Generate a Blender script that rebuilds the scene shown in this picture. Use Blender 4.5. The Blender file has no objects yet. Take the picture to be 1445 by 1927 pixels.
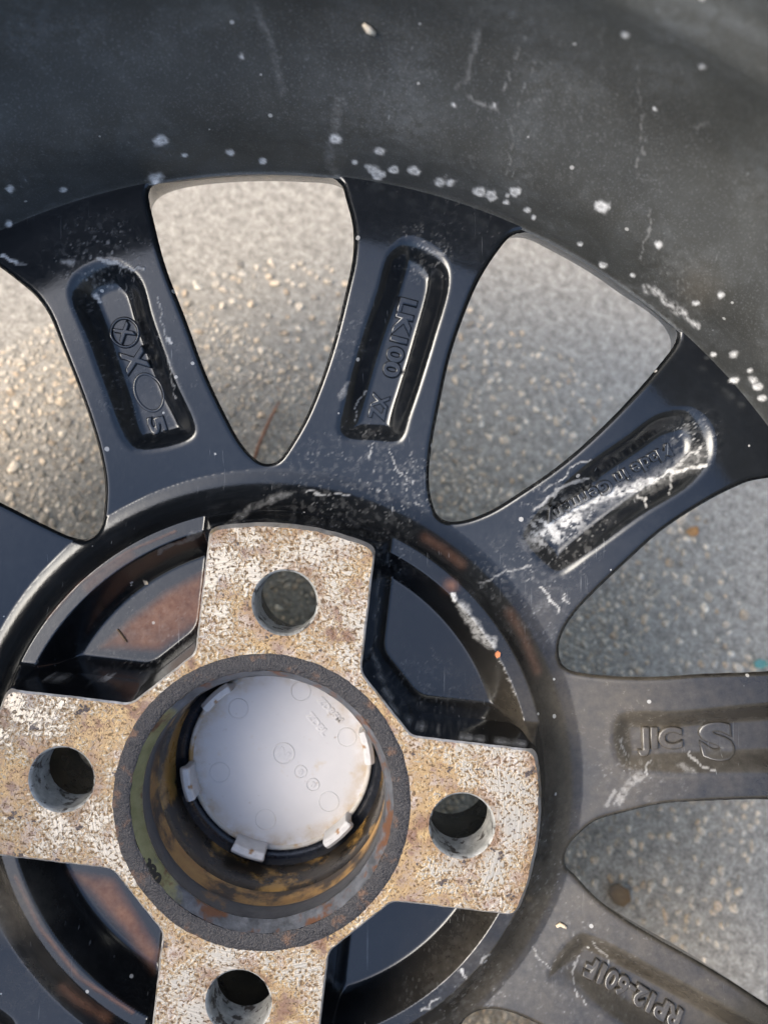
import bpy, bmesh, math, random
import numpy as np
from mathutils import Vector, Matrix

random.seed(7)
rng = np.random.default_rng(11)
scene = bpy.context.scene
COL = scene.collection
R = math.radians

# ------------------------------------------------------------------ camera
F_PX, PX0, PY0 = 1447.0, 722.5, 963.5          # the lens of the photograph, in photo pixels
Z_HUB = 191.02                                  # mm from lens to hub mounting face
CAM_X, CAM_Y = 30.30, 72.15                     # mm, lens position relative to wheel axis
GROUND = 54.0                                   # mm, ground below hub face
MM = 0.001
cam_d = bpy.data.cameras.new('camera')
cam = bpy.data.objects.new('camera', cam_d)
COL.objects.link(cam)
cam.location = (CAM_X * MM, CAM_Y * MM, (GROUND + Z_HUB) * MM)
cam.rotation_euler = (0, 0, 0)
cam_d.sensor_fit = 'VERTICAL'
cam_d.sensor_height = 36.0
cam_d.lens = F_PX / 1927.0 * 36.0
cam_d.clip_start = 0.002
cam_d.clip_end = 200.0
cam_d.dof.use_dof = True
cam_d.dof.focus_distance = 0.196
cam_d.dof.aperture_fstop = 10.0
scene.camera = cam

# ------------------------------------------------------------------ light
SUN_EL, SUN_AZ = 45.0, 275.0                     # azimuth: clockwise from +Y (top of the picture)
world = bpy.data.worlds.new('World')
scene.world = world
world.use_nodes = True
wn = world.node_tree
sky = wn.nodes.new('ShaderNodeTexSky')
sky.sky_type = 'NISHITA'
sky.sun_disc = False
sky.sun_elevation = R(SUN_EL)
sky.sun_rotation = R(SUN_AZ)
sky.air_density = 1.0
sky.dust_density = 4.0
sky.ozone_density = 1.0
bg = wn.nodes['Background']
bg.inputs['Strength'].default_value = 0.15
wn.links.new(sky.outputs['Color'], bg.inputs['Color'])
sun_d = bpy.data.lights.new('sun', 'SUN')
sun_d.energy = 0.58
sun_d.angle = R(36)
sun_d.color = (1.0, 0.92, 0.80)
sun = bpy.data.objects.new('sun', sun_d)
COL.objects.link(sun)
sdir = Vector((math.sin(R(SUN_AZ)) * math.cos(R(SUN_EL)), math.cos(R(SUN_AZ)) * math.cos(R(SUN_EL)), math.sin(R(SUN_EL))))
sun.rotation_euler = (-sdir).to_track_quat('-Z', 'Y').to_euler()
sun.location = (-0.5, 0.5, 1.5)
vs = scene.view_settings
vs.view_transform = 'Standard'
vs.look = 'None'
vs.exposure = 1.5
vs.gamma = 1.0
vs.use_curve_mapping = False
scene.cycles.max_bounces = 6
scene.cycles.use_adaptive_sampling = True
scene.cycles.adaptive_threshold = 0.02
scene.cycles.use_denoising = True

# ------------------------------------------------------------------ helpers
def tag(o, label=None, cat=None, group=None, kind=None):
    if label: o['label'] = label
    if cat: o['category'] = cat
    if group: o['group'] = group
    if kind: o['kind'] = kind
    return o

def link(name, me, mat=None, parent=None, smooth=True):
    o = bpy.data.objects.new(name, me)
    COL.objects.link(o)
    if mat is not None:
        me.materials.append(mat)
    if parent is not None:
        o.parent = parent
    if smooth:
        me.polygons.foreach_set('use_smooth', np.ones(len(me.polygons), dtype=bool))
    return o

def mesh_np(name, verts_mm, faces, normals=None, attrs=None):
    """verts in mm relative to the wheel axis with z = 0 at hub face; faces list of tuples or int array"""
    me = bpy.data.meshes.new(name)
    v = np.asarray(verts_mm, float) * MM
    if isinstance(faces, np.ndarray):
        n = len(faces); k = faces.shape[1]
        me.vertices.add(len(v)); me.vertices.foreach_set('co', v.ravel())
        me.loops.add(n * k); me.loops.foreach_set('vertex_index', faces.ravel().astype(np.int32))
        me.polygons.add(n)
        me.polygons.foreach_set('loop_start', np.arange(0, n * k, k, dtype=np.int32))
        me.polygons.foreach_set('loop_total', np.full(n, k, dtype=np.int32))
        me.update(calc_edges=True)
    else:
        if isinstance(faces, tuple):             # (array of quads, list of odd polygons)
            qa, pl = faces
            tot = np.concatenate([np.full(len(qa), 4), [len(f) for f in pl]]).astype(np.int32)
            flat = np.concatenate([qa.ravel(), np.fromiter((i for f in pl for i in f), dtype=np.int64)]).astype(np.int32)
        else:
            tot = np.array([len(f) for f in faces], dtype=np.int32)
            flat = np.fromiter((i for f in faces for i in f), dtype=np.int32)
        me.vertices.add(len(v)); me.vertices.foreach_set('co', v.ravel())
        me.loops.add(len(flat)); me.loops.foreach_set('vertex_index', flat)
        me.polygons.add(len(tot))
        st = np.zeros(len(tot), dtype=np.int32); st[1:] = np.cumsum(tot)[:-1]
        me.polygons.foreach_set('loop_start', st)
        me.polygons.foreach_set('loop_total', tot)
        me.update(calc_edges=True)
    if attrs:
        for k_, a in attrs.items():
            at = me.attributes.new(k_, 'FLOAT', 'POINT')
            at.data.foreach_set('value', np.asarray(a, np.float32))
    if normals is not None:
        me.polygons.foreach_set('use_smooth', np.ones(len(me.polygons), dtype=bool))
        me.normals_split_custom_set_from_vertices(normals.tolist())
    return me

def to_px(x, y, z):
    Z = Z_HUB - z
    return (x - CAM_X) * F_PX / Z + PX0, -(y - CAM_Y) * F_PX / Z + PY0

def from_px(px, py, z):
    Z = Z_HUB - z
    return (px - PX0) * Z / F_PX + CAM_X, -(py - PY0) * Z / F_PX + CAM_Y

# value noise
_tab = rng.random((256, 256))
def vnoise(x, y, seed=0):
    x = np.asarray(x, float) + 31.7 * seed; y = np.asarray(y, float) - 17.3 * seed
    xi = np.floor(x).astype(int); yi = np.floor(y).astype(int)
    fx = x - xi; fy = y - yi
    fx = fx * fx * (3 - 2 * fx); fy = fy * fy * (3 - 2 * fy)
    g = lambda a, b: _tab[a & 255, b & 255]
    return (g(xi, yi) * (1 - fx) + g(xi + 1, yi) * fx) * (1 - fy) + (g(xi, yi + 1) * (1 - fx) + g(xi + 1, yi + 1) * fx) * fy
def fbm(x, y, o=4, seed=0):
    s = 0; a = .5; t = 0
    for k in range(o):
        s = s + a * vnoise(x * 2 ** k, y * 2 ** k, seed + k); t += a; a *= .5
    return s / t
def sstep(t):
    t = np.clip(t, 0, 1); return t * t * (3 - 2 * t)
def smin(a, b, k):
    h = np.clip(.5 + .5 * (b - a) / k, 0, 1)
    return b * (1 - h) + a * h - k * h * (1 - h)

def catmull(P, n=10, closed=True):
    P = np.asarray(P, float); N = len(P); out = []
    rngi = range(N) if closed else range(N - 1)
    for i in rngi:
        if closed:
            p0, p1, p2, p3 = P[(i - 1) % N], P[i], P[(i + 1) % N], P[(i + 2) % N]
        else:
            p0, p1, p2, p3 = P[max(i - 1, 0)], P[i], P[i + 1], P[min(i + 2, N - 1)]
        # centripetal parametrisation keeps the tight corners from overshooting
        d = lambda a, b: max(np.hypot(*(a - b)) ** .5, 1e-6)
        t0 = 0; t1 = t0 + d(p0, p1); t2 = t1 + d(p1, p2); t3 = t2 + d(p2, p3)
        for k in range(n):
            t = t1 + (t2 - t1) * k / n
            A1 = (t1 - t) / (t1 - t0) * p0 + (t - t0) / (t1 - t0) * p1 if t1 > t0 + 1e-5 else p1
            A2 = (t2 - t) / (t2 - t1) * p1 + (t - t1) / (t2 - t1) * p2
            A3 = (t3 - t) / (t3 - t2) * p2 + (t - t2) / (t3 - t2) * p3 if t3 > t2 + 1e-5 else p2
            B1 = (t2 - t) / (t2 - t0) * A1 + (t - t0) / (t2 - t0) * A2
            B2 = (t3 - t) / (t3 - t1) * A2 + (t - t1) / (t3 - t1) * A3
            out.append((t2 - t) / (t2 - t1) * B1 + (t - t1) / (t2 - t1) * B2)
    return np.array(out)

def seg_dist(x, y, P, closed):
    """distance of points to a polyline"""
    P = np.asarray(P, float)
    A = P if closed else P[:-1]
    B = np.roll(P, -1, 0) if closed else P[1:]
    best = np.full(x.shape, 1e9)
    for (ax, ay), (bx, by) in zip(A, B):
        dx, dy = bx - ax, by - ay
        L = dx * dx + dy * dy + 1e-12
        t = np.clip(((x - ax) * dx + (y - ay) * dy) / L, 0, 1)
        d = (x - ax - t * dx) ** 2 + (y - ay - t * dy) ** 2
        np.minimum(best, d, out=best)
    return np.sqrt(best)
def inside(x, y, P):
    P = np.asarray(P, float)
    c = np.zeros(x.shape, bool)
    Q = np.roll(P, -1, 0)
    for (ax, ay), (bx, by) in zip(P, Q):
        if ay == by: continue
        m = ((ay > y) != (by > y)) & (x < (bx - ax) * (y - ay) / (by - ay) + ax)
        c ^= m
    return c
def sdf_poly(x, y, P, pad=12.0):
    """signed distance (positive outside), evaluated only near the polygon"""
    out = np.full(x.shape, 99.0)
    lo = P.min(0) - pad; hi = P.max(0) + pad
    m = (x > lo[0]) & (x < hi[0]) & (y > lo[1]) & (y < hi[1])
    xs, ys = x[m], y[m]
    d = seg_dist(xs, ys, P, True)
    d[inside(xs, ys, P)] *= -1
    out[m] = d
    return out

# ------------------------------------------------------------------ materials
def nmat(name):
    m = bpy.data.materials.new(name); m.use_nodes = True
    nt = m.node_tree
    return m, nt, nt.nodes['Principled BSDF']
class NB:
    def __init__(s, nt): s.nt = nt
    def n(s, t, **k):
        nd = s.nt.nodes.new(t)
        for a, v in k.items(): setattr(nd, a, v)
        return nd
    def l(s, a, b): s.nt.links.new(a, b)
    def coord(s):
        return s.n('ShaderNodeTexCoord').outputs['Object']
    def noise(s, vec, scale, detail=4, rough=.55, dist=0.0):
        nd = s.n('ShaderNodeTexNoise'); s.l(vec, nd.inputs['Vector'])
        nd.inputs['Scale'].default_value = scale; nd.inputs['Detail'].default_value = detail
        nd.inputs['Roughness'].default_value = rough; nd.inputs['Distortion'].default_value = dist
        return nd.outputs['Fac']
    def vor(s, vec, scale, feature='F1', out='Distance'):
        nd = s.n('ShaderNodeTexVoronoi', feature=feature); s.l(vec, nd.inputs['Vector'])
        nd.inputs['Scale'].default_value = scale
        return nd.outputs[out]
    def rng(s, v, a, b, c=0.0, d=1.0, smooth=False):
        nd = s.n('ShaderNodeMapRange'); s.l(v, nd.inputs['Value'])
        if smooth: nd.interpolation_type = 'SMOOTHSTEP'
        for k, x in zip(('From Min', 'From Max', 'To Min', 'To Max'), (a, b, c, d)): nd.inputs[k].default_value = x
        return nd.outputs['Result']
    def math(s, op, a, b=None, clamp=False):
        nd = s.n('ShaderNodeMath', operation=op); nd.use_clamp = clamp
        for i, v in enumerate((a, b)):
            if v is None: continue
            if isinstance(v, (int, float)): nd.inputs[i].default_value = v
            else: s.l(v, nd.inputs[i])
        return nd.outputs[0]
    def mix(s, fac, a, b):
        nd = s.n('ShaderNodeMix', data_type='RGBA')
        for i, v in ((0, fac), (6, a), (7, b)):
            if isinstance(v, (int, float)): nd.inputs[i].default_value = v
            elif isinstance(v, tuple): nd.inputs[i].default_value = (*v, 1)
            else: s.l(v, nd.inputs[i])
        return nd.outputs[2]
    def attr(s, name):
        nd = s.n('ShaderNodeAttribute'); nd.attribute_name = name
        return nd.outputs['Fac']
    def bump(s, h, strength, dist, normal=None):
        nd = s.n('ShaderNodeBump'); s.l(h, nd.inputs['Height'])
        nd.inputs['Strength'].default_value = strength; nd.inputs['Distance'].default_value = dist
        if normal is not None: s.l(normal, nd.inputs['Normal'])
        return nd.outputs['Normal']
    def ramp(s, fac, stops):
        nd = s.n('ShaderNodeValToRGB'); s.l(fac, nd.inputs['Fac'])
        e = nd.color_ramp.elements
        while len(e) < len(stops): e.new(.5)
        for el, (p, c) in zip(e, stops): el.position = p; el.color = (*c, 1)
        return nd.outputs['Color']

PAD_ROT = 6.6                                    # degrees, the pads are turned clockwise by this
ca, sa = math.cos(R(PAD_ROT)), math.sin(R(PAD_ROT))
def black_paint(name, base, rough, dust=0.5, speck=1.0, ior=1.68, cloud=False):
    m, nt, p = nmat(name); b = NB(nt); co = b.coord()
    n1 = b.noise(co, 45, 3, .6); n2 = b.noise(co, 420, 3, .7); n3 = b.noise(co, 2600, 2, .6)
    col = b.mix(b.rng(n1, .3, .7), base, tuple(c * 1.3 for c in base))
    if cloud:
        col = b.mix(b.rng(b.noise(co, 11, 4, .62), .40, .70), col, tuple(c * 2.0 for c in base))
    # thin grey road film, cloudy, and its single grains
    film = b.math('MULTIPLY', b.rng(n1, .42, .72), b.rng(n2, .35, .7))
    col = b.mix(b.math('MULTIPLY', film, .13 * dust), col, (.28, .31, .33))
    col = b.mix(b.math('MULTIPLY', b.rng(n3, .56, .78), .15 * dust), col, (.42, .45, .46))
    # hairline scratches, in two directions
    for ang, sd in ((35, 0.0), (-50, 3.0)):
        mp = b.n('ShaderNodeMapping'); b.l(co, mp.inputs['Vector'])
        mp.inputs['Rotation'].default_value = (0, 0, R(ang)); mp.inputs['Location'].default_value = (sd, sd, 0)
        mp.inputs['Scale'].default_value = (1.0, .022, .3)
        scr = b.math('MULTIPLY', b.rng(b.noise(mp.outputs[0], 1500, 1, .5), .74, .80), b.rng(n1, .50, .62))
        col = b.mix(b.math('MULTIPLY', scr, .22), col, (.50, .53, .54))
    brown = b.attr('brown'); tan = b.attr('tan'); white = b.attr('white')  # brown and tan: warm reflections painted into the base colour; white: oxide
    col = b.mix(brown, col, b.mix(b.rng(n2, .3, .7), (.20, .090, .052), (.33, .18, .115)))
    tanf = b.math('MULTIPLY', tan, b.rng(n2, .2, .75, .45, 1.0))
    col = b.mix(b.math('MULTIPLY', tanf, .44), col, (.23, .20, .15))
    # single pale specks of grit, irregular in size
    vd = b.n('ShaderNodeTexVoronoi'); b.l(co, vd.inputs['Vector']); vd.inputs['Scale'].default_value = 210
    sep = b.n('ShaderNodeSeparateColor'); b.l(vd.outputs['Color'], sep.inputs[0])
    size = b.math('MULTIPLY', b.rng(sep.outputs[0], .72, 1.0, 0, 1), .14)
    sp = b.math('LESS_THAN', vd.outputs['Distance'], size)
    col = b.mix(b.math('MULTIPLY', sp, .55 * speck), col, (.62, .62, .58))
    wf = b.math('MULTIPLY', white, b.rng(n2, .2, .6, .45, 1.0), clamp=True)
    col = b.mix(wf, col, b.mix(b.rng(n3, .3, .7), (.60, .61, .585), (.84, .85, .82)))
    b.l(col, p.inputs['Base Color'])
    ro = b.rng(n2, .3, .75, rough * .85, rough * 1.35)
    ro = b.math('ADD', ro, b.math('MULTIPLY', tanf, .10))
    ro = b.math('ADD', ro, b.math('MULTIPLY', wf, .5), clamp=True)
    b.l(ro, p.inputs['Roughness'])
    p.inputs['IOR'].default_value = ior
    p.inputs['Specular Tint'].default_value = (.90, .96, 1.0, 1)
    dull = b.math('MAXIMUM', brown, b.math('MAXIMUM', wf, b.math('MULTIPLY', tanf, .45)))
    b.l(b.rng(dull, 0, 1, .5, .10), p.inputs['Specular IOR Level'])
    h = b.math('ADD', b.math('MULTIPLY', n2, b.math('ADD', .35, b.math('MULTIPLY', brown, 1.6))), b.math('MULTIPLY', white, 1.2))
    b.l(b.bump(h, .25, .0003), p.inputs['Normal'])
    return m

M_SPOKE = black_paint('gloss_black_paint', (.0032, .0038, .0046), .16, .22, 1.0)
M_HUBP = black_paint('hub_black_paint', (.0032, .0037, .0044), .15, .20, 1.0, 1.62)
M_BARREL = black_paint('dull_black_barrel', (.036, .037, .033), .44, 1.5, 1.0, 1.5, True)
M_LETTER = black_paint('cast_letter_paint', (.006, .0072, .009), .15, .3, .2)

def rusty_alloy():
    m, nt, p = nmat('corroded_machined_alloy'); b = NB(nt); co = b.coord()
    sx = b.n('ShaderNodeSeparateXYZ'); b.l(co, sx.inputs[0])
    rad = b.math('SQRT', b.math('ADD', b.math('POWER', sx.outputs[0], 2.0), b.math('POWER', sx.outputs[1], 2.0)))
    cr = b.n('ShaderNodeCombineXYZ'); b.l(rad, cr.inputs[0])
    groove = b.noise(cr.outputs[0], 2400, 2, .6)       # turning grooves: rings round the axis
    big = b.noise(co, 38, 3, .6); mid = b.noise(co, 150, 4, .65)
    fine = b.noise(co, 1150, 3, .62, .5)
    alloy = b.mix(b.rng(groove, .35, .65), (.36, .335, .275), (.60, .55, .46))
    # golden pitting, worm-like, densest near the bore; larger zones worn nearly clean
    near = b.rng(rad, .036, .060, .07, 0, True)
    amount = b.math('ADD', b.rng(b.math('ADD', b.math('MULTIPLY', big, .7), b.math('MULTIPLY', mid, .3)), .37, .62, .36, .72), near)
    worm = b.rng(b.math('SUBTRACT', fine, amount), -.15, .07, 1, 0, True)
    gold = b.mix(b.rng(mid, .38, .62), (.46, .30, .11), (.22, .125, .05))
    col = b.mix(b.math('MULTIPLY', worm, .85), alloy, gold)
    ox = b.math('MULTIPLY', b.rng(mid, .50, .66, smooth=True), b.rng(fine, .40, .58))
    col = b.mix(b.math('MULTIPLY', ox, .65), col, (.70, .675, .63))
    rust = b.rng(b.math('ADD', b.math('MULTIPLY', b.noise(co, 75, 4, .7), .75), b.math('MULTIPLY', fine, .25)), .545, .615, smooth=True)
    col = b.mix(b.math('MULTIPLY', rust, .8), col, (.14, .060, .028))
    # rust gathered round the lug holes and along the outer edge
    u_ = b.math('SUBTRACT', b.math('MULTIPLY', sx.outputs[0], ca), b.math('MULTIPLY', sx.outputs[1], sa))
    v_ = b.math('ADD', b.math('MULTIPLY', sx.outputs[0], sa), b.math('MULTIPLY', sx.outputs[1], ca))
    au, av = b.math('ABSOLUTE', u_), b.math('ABSOLUTE', v_)
    dl = b.math('SQRT', b.math('ADD', b.math('POWER', b.math('SUBTRACT', b.math('MAXIMUM', au, av), .05), 2.0), b.math('POWER', b.math('MINIMUM', au, av), 2.0)))
    halo = b.math('MAXIMUM', b.rng(dl, .0085, .0120, 1, 0, True), b.rng(rad, .0640, .0685, 0, 1, True))
    halo = b.math('MULTIPLY', halo, b.rng(mid, .42, .58))
    col = b.mix(b.math('MULTIPLY', halo, .62), col, (.21, .115, .055))
    tar = b.rng(b.math('ADD', b.math('MULTIPLY', b.noise(co, 190, 3, .6), .8), b.math('MULTIPLY', fine, .2)), .625, .65, smooth=True)
    col = b.mix(tar, col, (.070, .056, .052))
    pit = b.rng(fine, .36, .42, 1, 0)
    col = b.mix(b.math('MULTIPLY', pit, .8), col, (.075, .045, .025))
    b.l(col, p.inputs['Base Color'])
    met = b.math('SUBTRACT', .5, b.math('MAXIMUM', b.math('MULTIPLY', worm, .35), b.math('MAXIMUM', rust, tar)), clamp=True)
    b.l(met, p.inputs['Metallic'])
    b.l(b.rng(mid, .3, .7, .40, .60), p.inputs['Roughness'])
    h = b.math('SUBTRACT', b.math('MULTIPLY', groove, .35), b.math('MULTIPLY', worm, .8))
    h = b.math('SUBTRACT', h, b.math('MULTIPLY', pit, .9))
    b.l(b.bump(h, .6, .0004), p.inputs['Normal'])
    return m
M_FACE = rusty_alloy()

def simple(name, c1, c2, scale, rough, metal=0.0, bump=.2, dist=.0002, c3=None, thr=(.55, .65), scale3=120):
    m, nt, p = nmat(name); b = NB(nt); co = b.coord()
    n = b.noise(co, scale, 5, .65)
    col = b.mix(b.rng(n, .33, .67), c1, c2)
    if c3:
        col = b.mix(b.rng(b.noise(co, scale3, 5, .65), *thr, smooth=True), col, c3)
    b.l(col, p.inputs['Base Color'])
    b.l(b.rng(n, .3, .7, rough * .85, min(1, rough * 1.2)), p.inputs['Roughness'])
    p.inputs['Metallic'].default_value = metal
    b.l(b.bump(b.noise(co, scale * 3, 4), bump, dist), p.inputs['Normal'])
    return m
M_BARE = simple('bare_alloy', (.42, .41, .39), (.66, .64, .60), 500, .38, .7, .3, .0002, (.33, .27, .18), (.55, .66))
M_HOLE = simple('oxidised_hole_wall', (.34, .35, .33), (.58, .59, .56), 420, .5, .45, .5, .0003, (.10, .09, .08), (.52, .62), 300)
M_RING = simple('tarry_ring', (.016, .016, .018), (.046, .045, .046), 600, .5, 0, .8, .0007, (.13, .075, .045), (.54, .66), 130)
def chamfer_mat():
    m, nt, p = nmat('stained_chamfer'); b = NB(nt); co = b.coord()
    n = b.noise(co, 300, 4, .65); n2 = b.noise(co, 90, 4, .7)
    sx = b.n('ShaderNodeSeparateXYZ'); b.l(co, sx.inputs[0])
    col = b.mix(b.rng(n, .33, .67), (.055, .060, .066), (.13, .14, .155))
    # an old olive grease film clings to the left side only
    side = b.math('ADD', b.math('MULTIPLY', sx.outputs[0], -34.0), b.math('MULTIPLY', b.math('SUBTRACT', n2, .5), 1.2))
    col = b.mix(b.rng(side, .62, .86, smooth=True), col, b.mix(b.rng(n, .3, .7), (.17, .165, .07), (.27, .255, .125)))
    col = b.mix(b.rng(n2, .52, .62, smooth=True), col, (.12, .060, .035))
    b.l(col, p.inputs['Base Color']); b.l(b.rng(n, .3, .7, .30, .5), p.inputs['Roughness'])
    b.l(b.bump(n, .6, .0004), p.inputs['Normal'])
    return m
M_OLIVE = chamfer_mat()
M_LAND = simple('bore_land', (.035, .036, .038), (.070, .072, .075), 250, .40, .1, .4, .0002, (.22, .125, .045), (.55, .66), 60)
M_GOLD = simple('grease_rust_band', (.36, .19, .05), (.50, .31, .11), 200, .40, 0, .5, .0003, (.05, .036, .024), (.42, .58), 75)
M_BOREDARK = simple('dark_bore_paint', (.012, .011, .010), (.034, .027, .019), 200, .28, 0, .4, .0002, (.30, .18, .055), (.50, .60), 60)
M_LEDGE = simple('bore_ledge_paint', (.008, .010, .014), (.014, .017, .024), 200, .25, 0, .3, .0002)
def cap_mat():
    m, nt, p = nmat('white_plastic'); b = NB(nt); co = b.coord()
    sx = b.n('ShaderNodeSeparateXYZ'); b.l(co, sx.inputs[0])
    rad = b.math('SQRT', b.math('ADD', b.math('POWER', sx.outputs[0], 2.0), b.math('POWER', sx.outputs[1], 2.0)))
    n = b.noise(co, 130, 5, .7); n2 = b.noise(co, 55, 4, .6); n3 = b.noise(co, 520, 4, .7)
    col = b.mix(b.rng(n2, .3, .7), (.455, .46, .465), (.515, .515, .515))
    # brake dust and rusty water gathered at the rim, a few freckles inside
    edge = b.math('MULTIPLY', b.rng(rad, .0200, .0256, 0, 1, True), b.rng(n, .38, .62))
    col = b.mix(b.math('MULTIPLY', edge, .75), col, (.33, .235, .12))
    col = b.mix(b.math('MULTIPLY', b.rng(n, .60, .70), .45), col, (.44, .36, .24))
    col = b.mix(b.math('MULTIPLY', b.rng(n3, .67, .72), .7), col, (.20, .13, .07))
    b.l(col, p.inputs['Base Color']); b.l(b.rng(n2, .3, .7, .35, .5), p.inputs['Roughness'])
    b.l(b.bump(n3, .06, .0001), p.inputs['Normal'])
    return m
M_CAP = cap_mat()
M_CAPRIM = simple('dirty_cap_rim', (.40, .385, .34), (.52, .50, .46), 200, .5, 0, .3, .0002, (.36, .22, .08), (.50, .64), 90)
M_CLIP = simple('clip_plastic', (.50, .505, .50), (.62, .625, .62), 400, .5, 0, .4, .0002, (.30, .165, .06), (.60, .68), 150)

def asphalt_mat(name, cols, seedscale=900, use_attr=False, rough=.85):
    m, nt, p = nmat(name); b = NB(nt); co = b.coord()
    n = b.noise(co, seedscale, 5, .65)
    if use_attr:
        base = b.n('ShaderNodeAttribute', attribute_name='stone_color').outputs['Color']
    else:
        base = b.mix(b.rng(b.noise(co, 260, 4, .6), .3, .7), cols[0], cols[1])
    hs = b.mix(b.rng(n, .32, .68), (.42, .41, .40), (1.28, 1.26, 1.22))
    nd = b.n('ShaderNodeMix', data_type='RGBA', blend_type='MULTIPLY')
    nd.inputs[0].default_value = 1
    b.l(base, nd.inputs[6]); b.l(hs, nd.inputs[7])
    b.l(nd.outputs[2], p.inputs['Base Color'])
    p.inputs['Roughness'].default_value = rough
    b.l(b.bump(n, .6, .0006), p.inputs['Normal'])
    return m
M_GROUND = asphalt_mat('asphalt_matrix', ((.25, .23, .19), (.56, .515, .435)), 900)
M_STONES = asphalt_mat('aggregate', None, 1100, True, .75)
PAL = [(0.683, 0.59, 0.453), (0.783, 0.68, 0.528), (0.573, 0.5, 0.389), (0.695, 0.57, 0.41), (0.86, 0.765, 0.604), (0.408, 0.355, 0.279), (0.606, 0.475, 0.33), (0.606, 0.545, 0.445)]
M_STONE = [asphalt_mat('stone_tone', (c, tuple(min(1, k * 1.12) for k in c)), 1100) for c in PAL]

# ------------------------------------------------------------------ ground (structure)
ROOT_Z = GROUND * MM                             # world height of the hub face
def wz(o):                                       # things are modelled with z = 0 at hub face
    o.location.z = ROOT_Z
    return o
me = bpy.data.meshes.new('ground')
gN = 60
bmg = bmesh.new()
bmesh.ops.create_grid(bmg, x_segments=2, y_segments=2, size=3.0)
bmg.to_mesh(me); bmg.free()
ground = link('ground', me, M_GROUND, None, False)
# the wheel rests on its lower left edge; towards the upper right the pavement falls away below it
TILT = .25; TDX, TDY = .45, .893
def g_drop(x, y):                                # mm below the plane the wheel's front lip lies in
    return TILT * (np.asarray(x) * TDX + np.asarray(y) * TDY + 190.0)
ground.location = (0, 0, -TILT * 190 * MM)
ground.rotation_euler = Vector((TILT * TDX, TILT * TDY, 1.0)).to_track_quat('Z', 'Y').to_euler()
G_INV = ground.matrix_basis.inverted()
tag(ground, 'weathered grey asphalt surface under the wheel', None, None, 'structure')

# ------------------------------------------------------------------ wheel shape
def z_spoke(r):
    return -4.6 - 12.4 * (1 - np.clip((np.clip(r, 74, 170) - 84) / 60.0, -.1, 1)) ** 1.6
def px_list(P):
    out = []
    for px, py in P:
        z = -10.0
        for _ in range(8):
            x, y = from_px(px, py, z); z = z_spoke(math.hypot(x, y))
        out.append((x, y))
    return out
def pol(L):
    return [(r * math.sin(R(t)), r * math.cos(R(t))) for r, t in L]

WIN = []
WA = px_list([(310,500),(290,425),(278,365),(282,350),(300,340),(350,329),(450,321),(550,322),(620,329),(642,345),(652,375),(664,425),(664,480),(650,550),(625,650),(600,725),(575,785),(550,830),(525,865),(510,872),(492,871),(472,857),(450,830),(425,785),(385,700),(350,605)])
WL = px_list([(0,502),(30,525),(65,555),(90,590),(115,650),(145,725),(170,795),(187,855),(196,910),(194,965),(190,988),(180,1005),(160,1015),(135,1012),(75,985),(0,947)]) + pol([(118,-46),(135,-47),(152,-46.8),(157.6,-45.6),(158.5,-44),(158.5,-38),(158.5,-30.5),(157.6,-28.6),(154.5,-27.4)])
WB = px_list([(962,442),(982,435),(1002,436),(1042,455),(1122,500),(1187,545),(1247,585),(1269,607),(1276,625),(1272,645),(1247,680),(1182,755),(1112,825),(1047,880),(982,925),(922,962),(872,980),(842,981),(824,970),(813,945),(807,900),(812,840),(827,760),(847,670),(872,595),(902,525),(937,470)])
WC = px_list([(1445,899),(1412,905),(1387,915),(1337,940),(1247,998),(1172,1065),(1122,1112),(1082,1155),(1060,1190),(1052,1220),(1058,1250),(1072,1262),(1102,1269),(1172,1275),(1247,1275),(1322,1270),(1445,1265)]) + pol([(148,77),(156.5,76.6),(158.5,75),(158.5,68),(158.5,61.5),(157.5,59.5),(154.5,58.2)])
WD = px_list([(1445,1507),(1322,1510),(1247,1515),(1172,1532),(1122,1547),(1092,1570),(1070,1595),(1063,1615),(1067,1635),(1082,1650),(1122,1692),(1172,1730),(1247,1775),(1322,1817),(1392,1860),(1445,1895)]) + pol([(150,113.4),(156.8,113),(158.5,111.5),(158.5,103),(158.5,94.5),(157.4,92.4),(153,91.3),(142,91)])
WE = pol([(84.3,142.4),(84.1,139.5),(85.9,136.7),(89.4,134.4),(95,132.4),(108,129.6),(124,128),(142,127.4),(154,127.8),(158,129.2),(158.5,131),(158.5,139),(158.5,146),(157.4,147.6),(154,148.4),(140,148.6),(120,148.2),(102,147),(92,145.6),(87,144.2)])
WIN = [catmull(w, 8) for w in (WL, WA, WB, WC, WD, WE)]
def rot(P, deg):                                 # clockwise in the picture
    a = R(-deg); c, s = math.cos(a), math.sin(a)
    return np.asarray(P) @ np.array([[c, s], [-s, c]])
for cdeg in (174.0, 211.5, 249.0, 286.5):
    WIN.append(catmull(rot(WB, cdeg - 33.0), 8))
WIN_C = [-36.0, -1.2, 32.8, 67.0, 102.2, 137.8, 174.0, 211.5, 249.0, 286.5]
SPOKE_A = [(WIN_C[i] + (WIN_C[(i + 1) % 10] + (360 if i == 9 else 0))) / 2 for i in range(10)]
# spokes: 0 = circled mark, 1 = LK100, 2 = Made in, 3 = S, 4 = RP12

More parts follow.
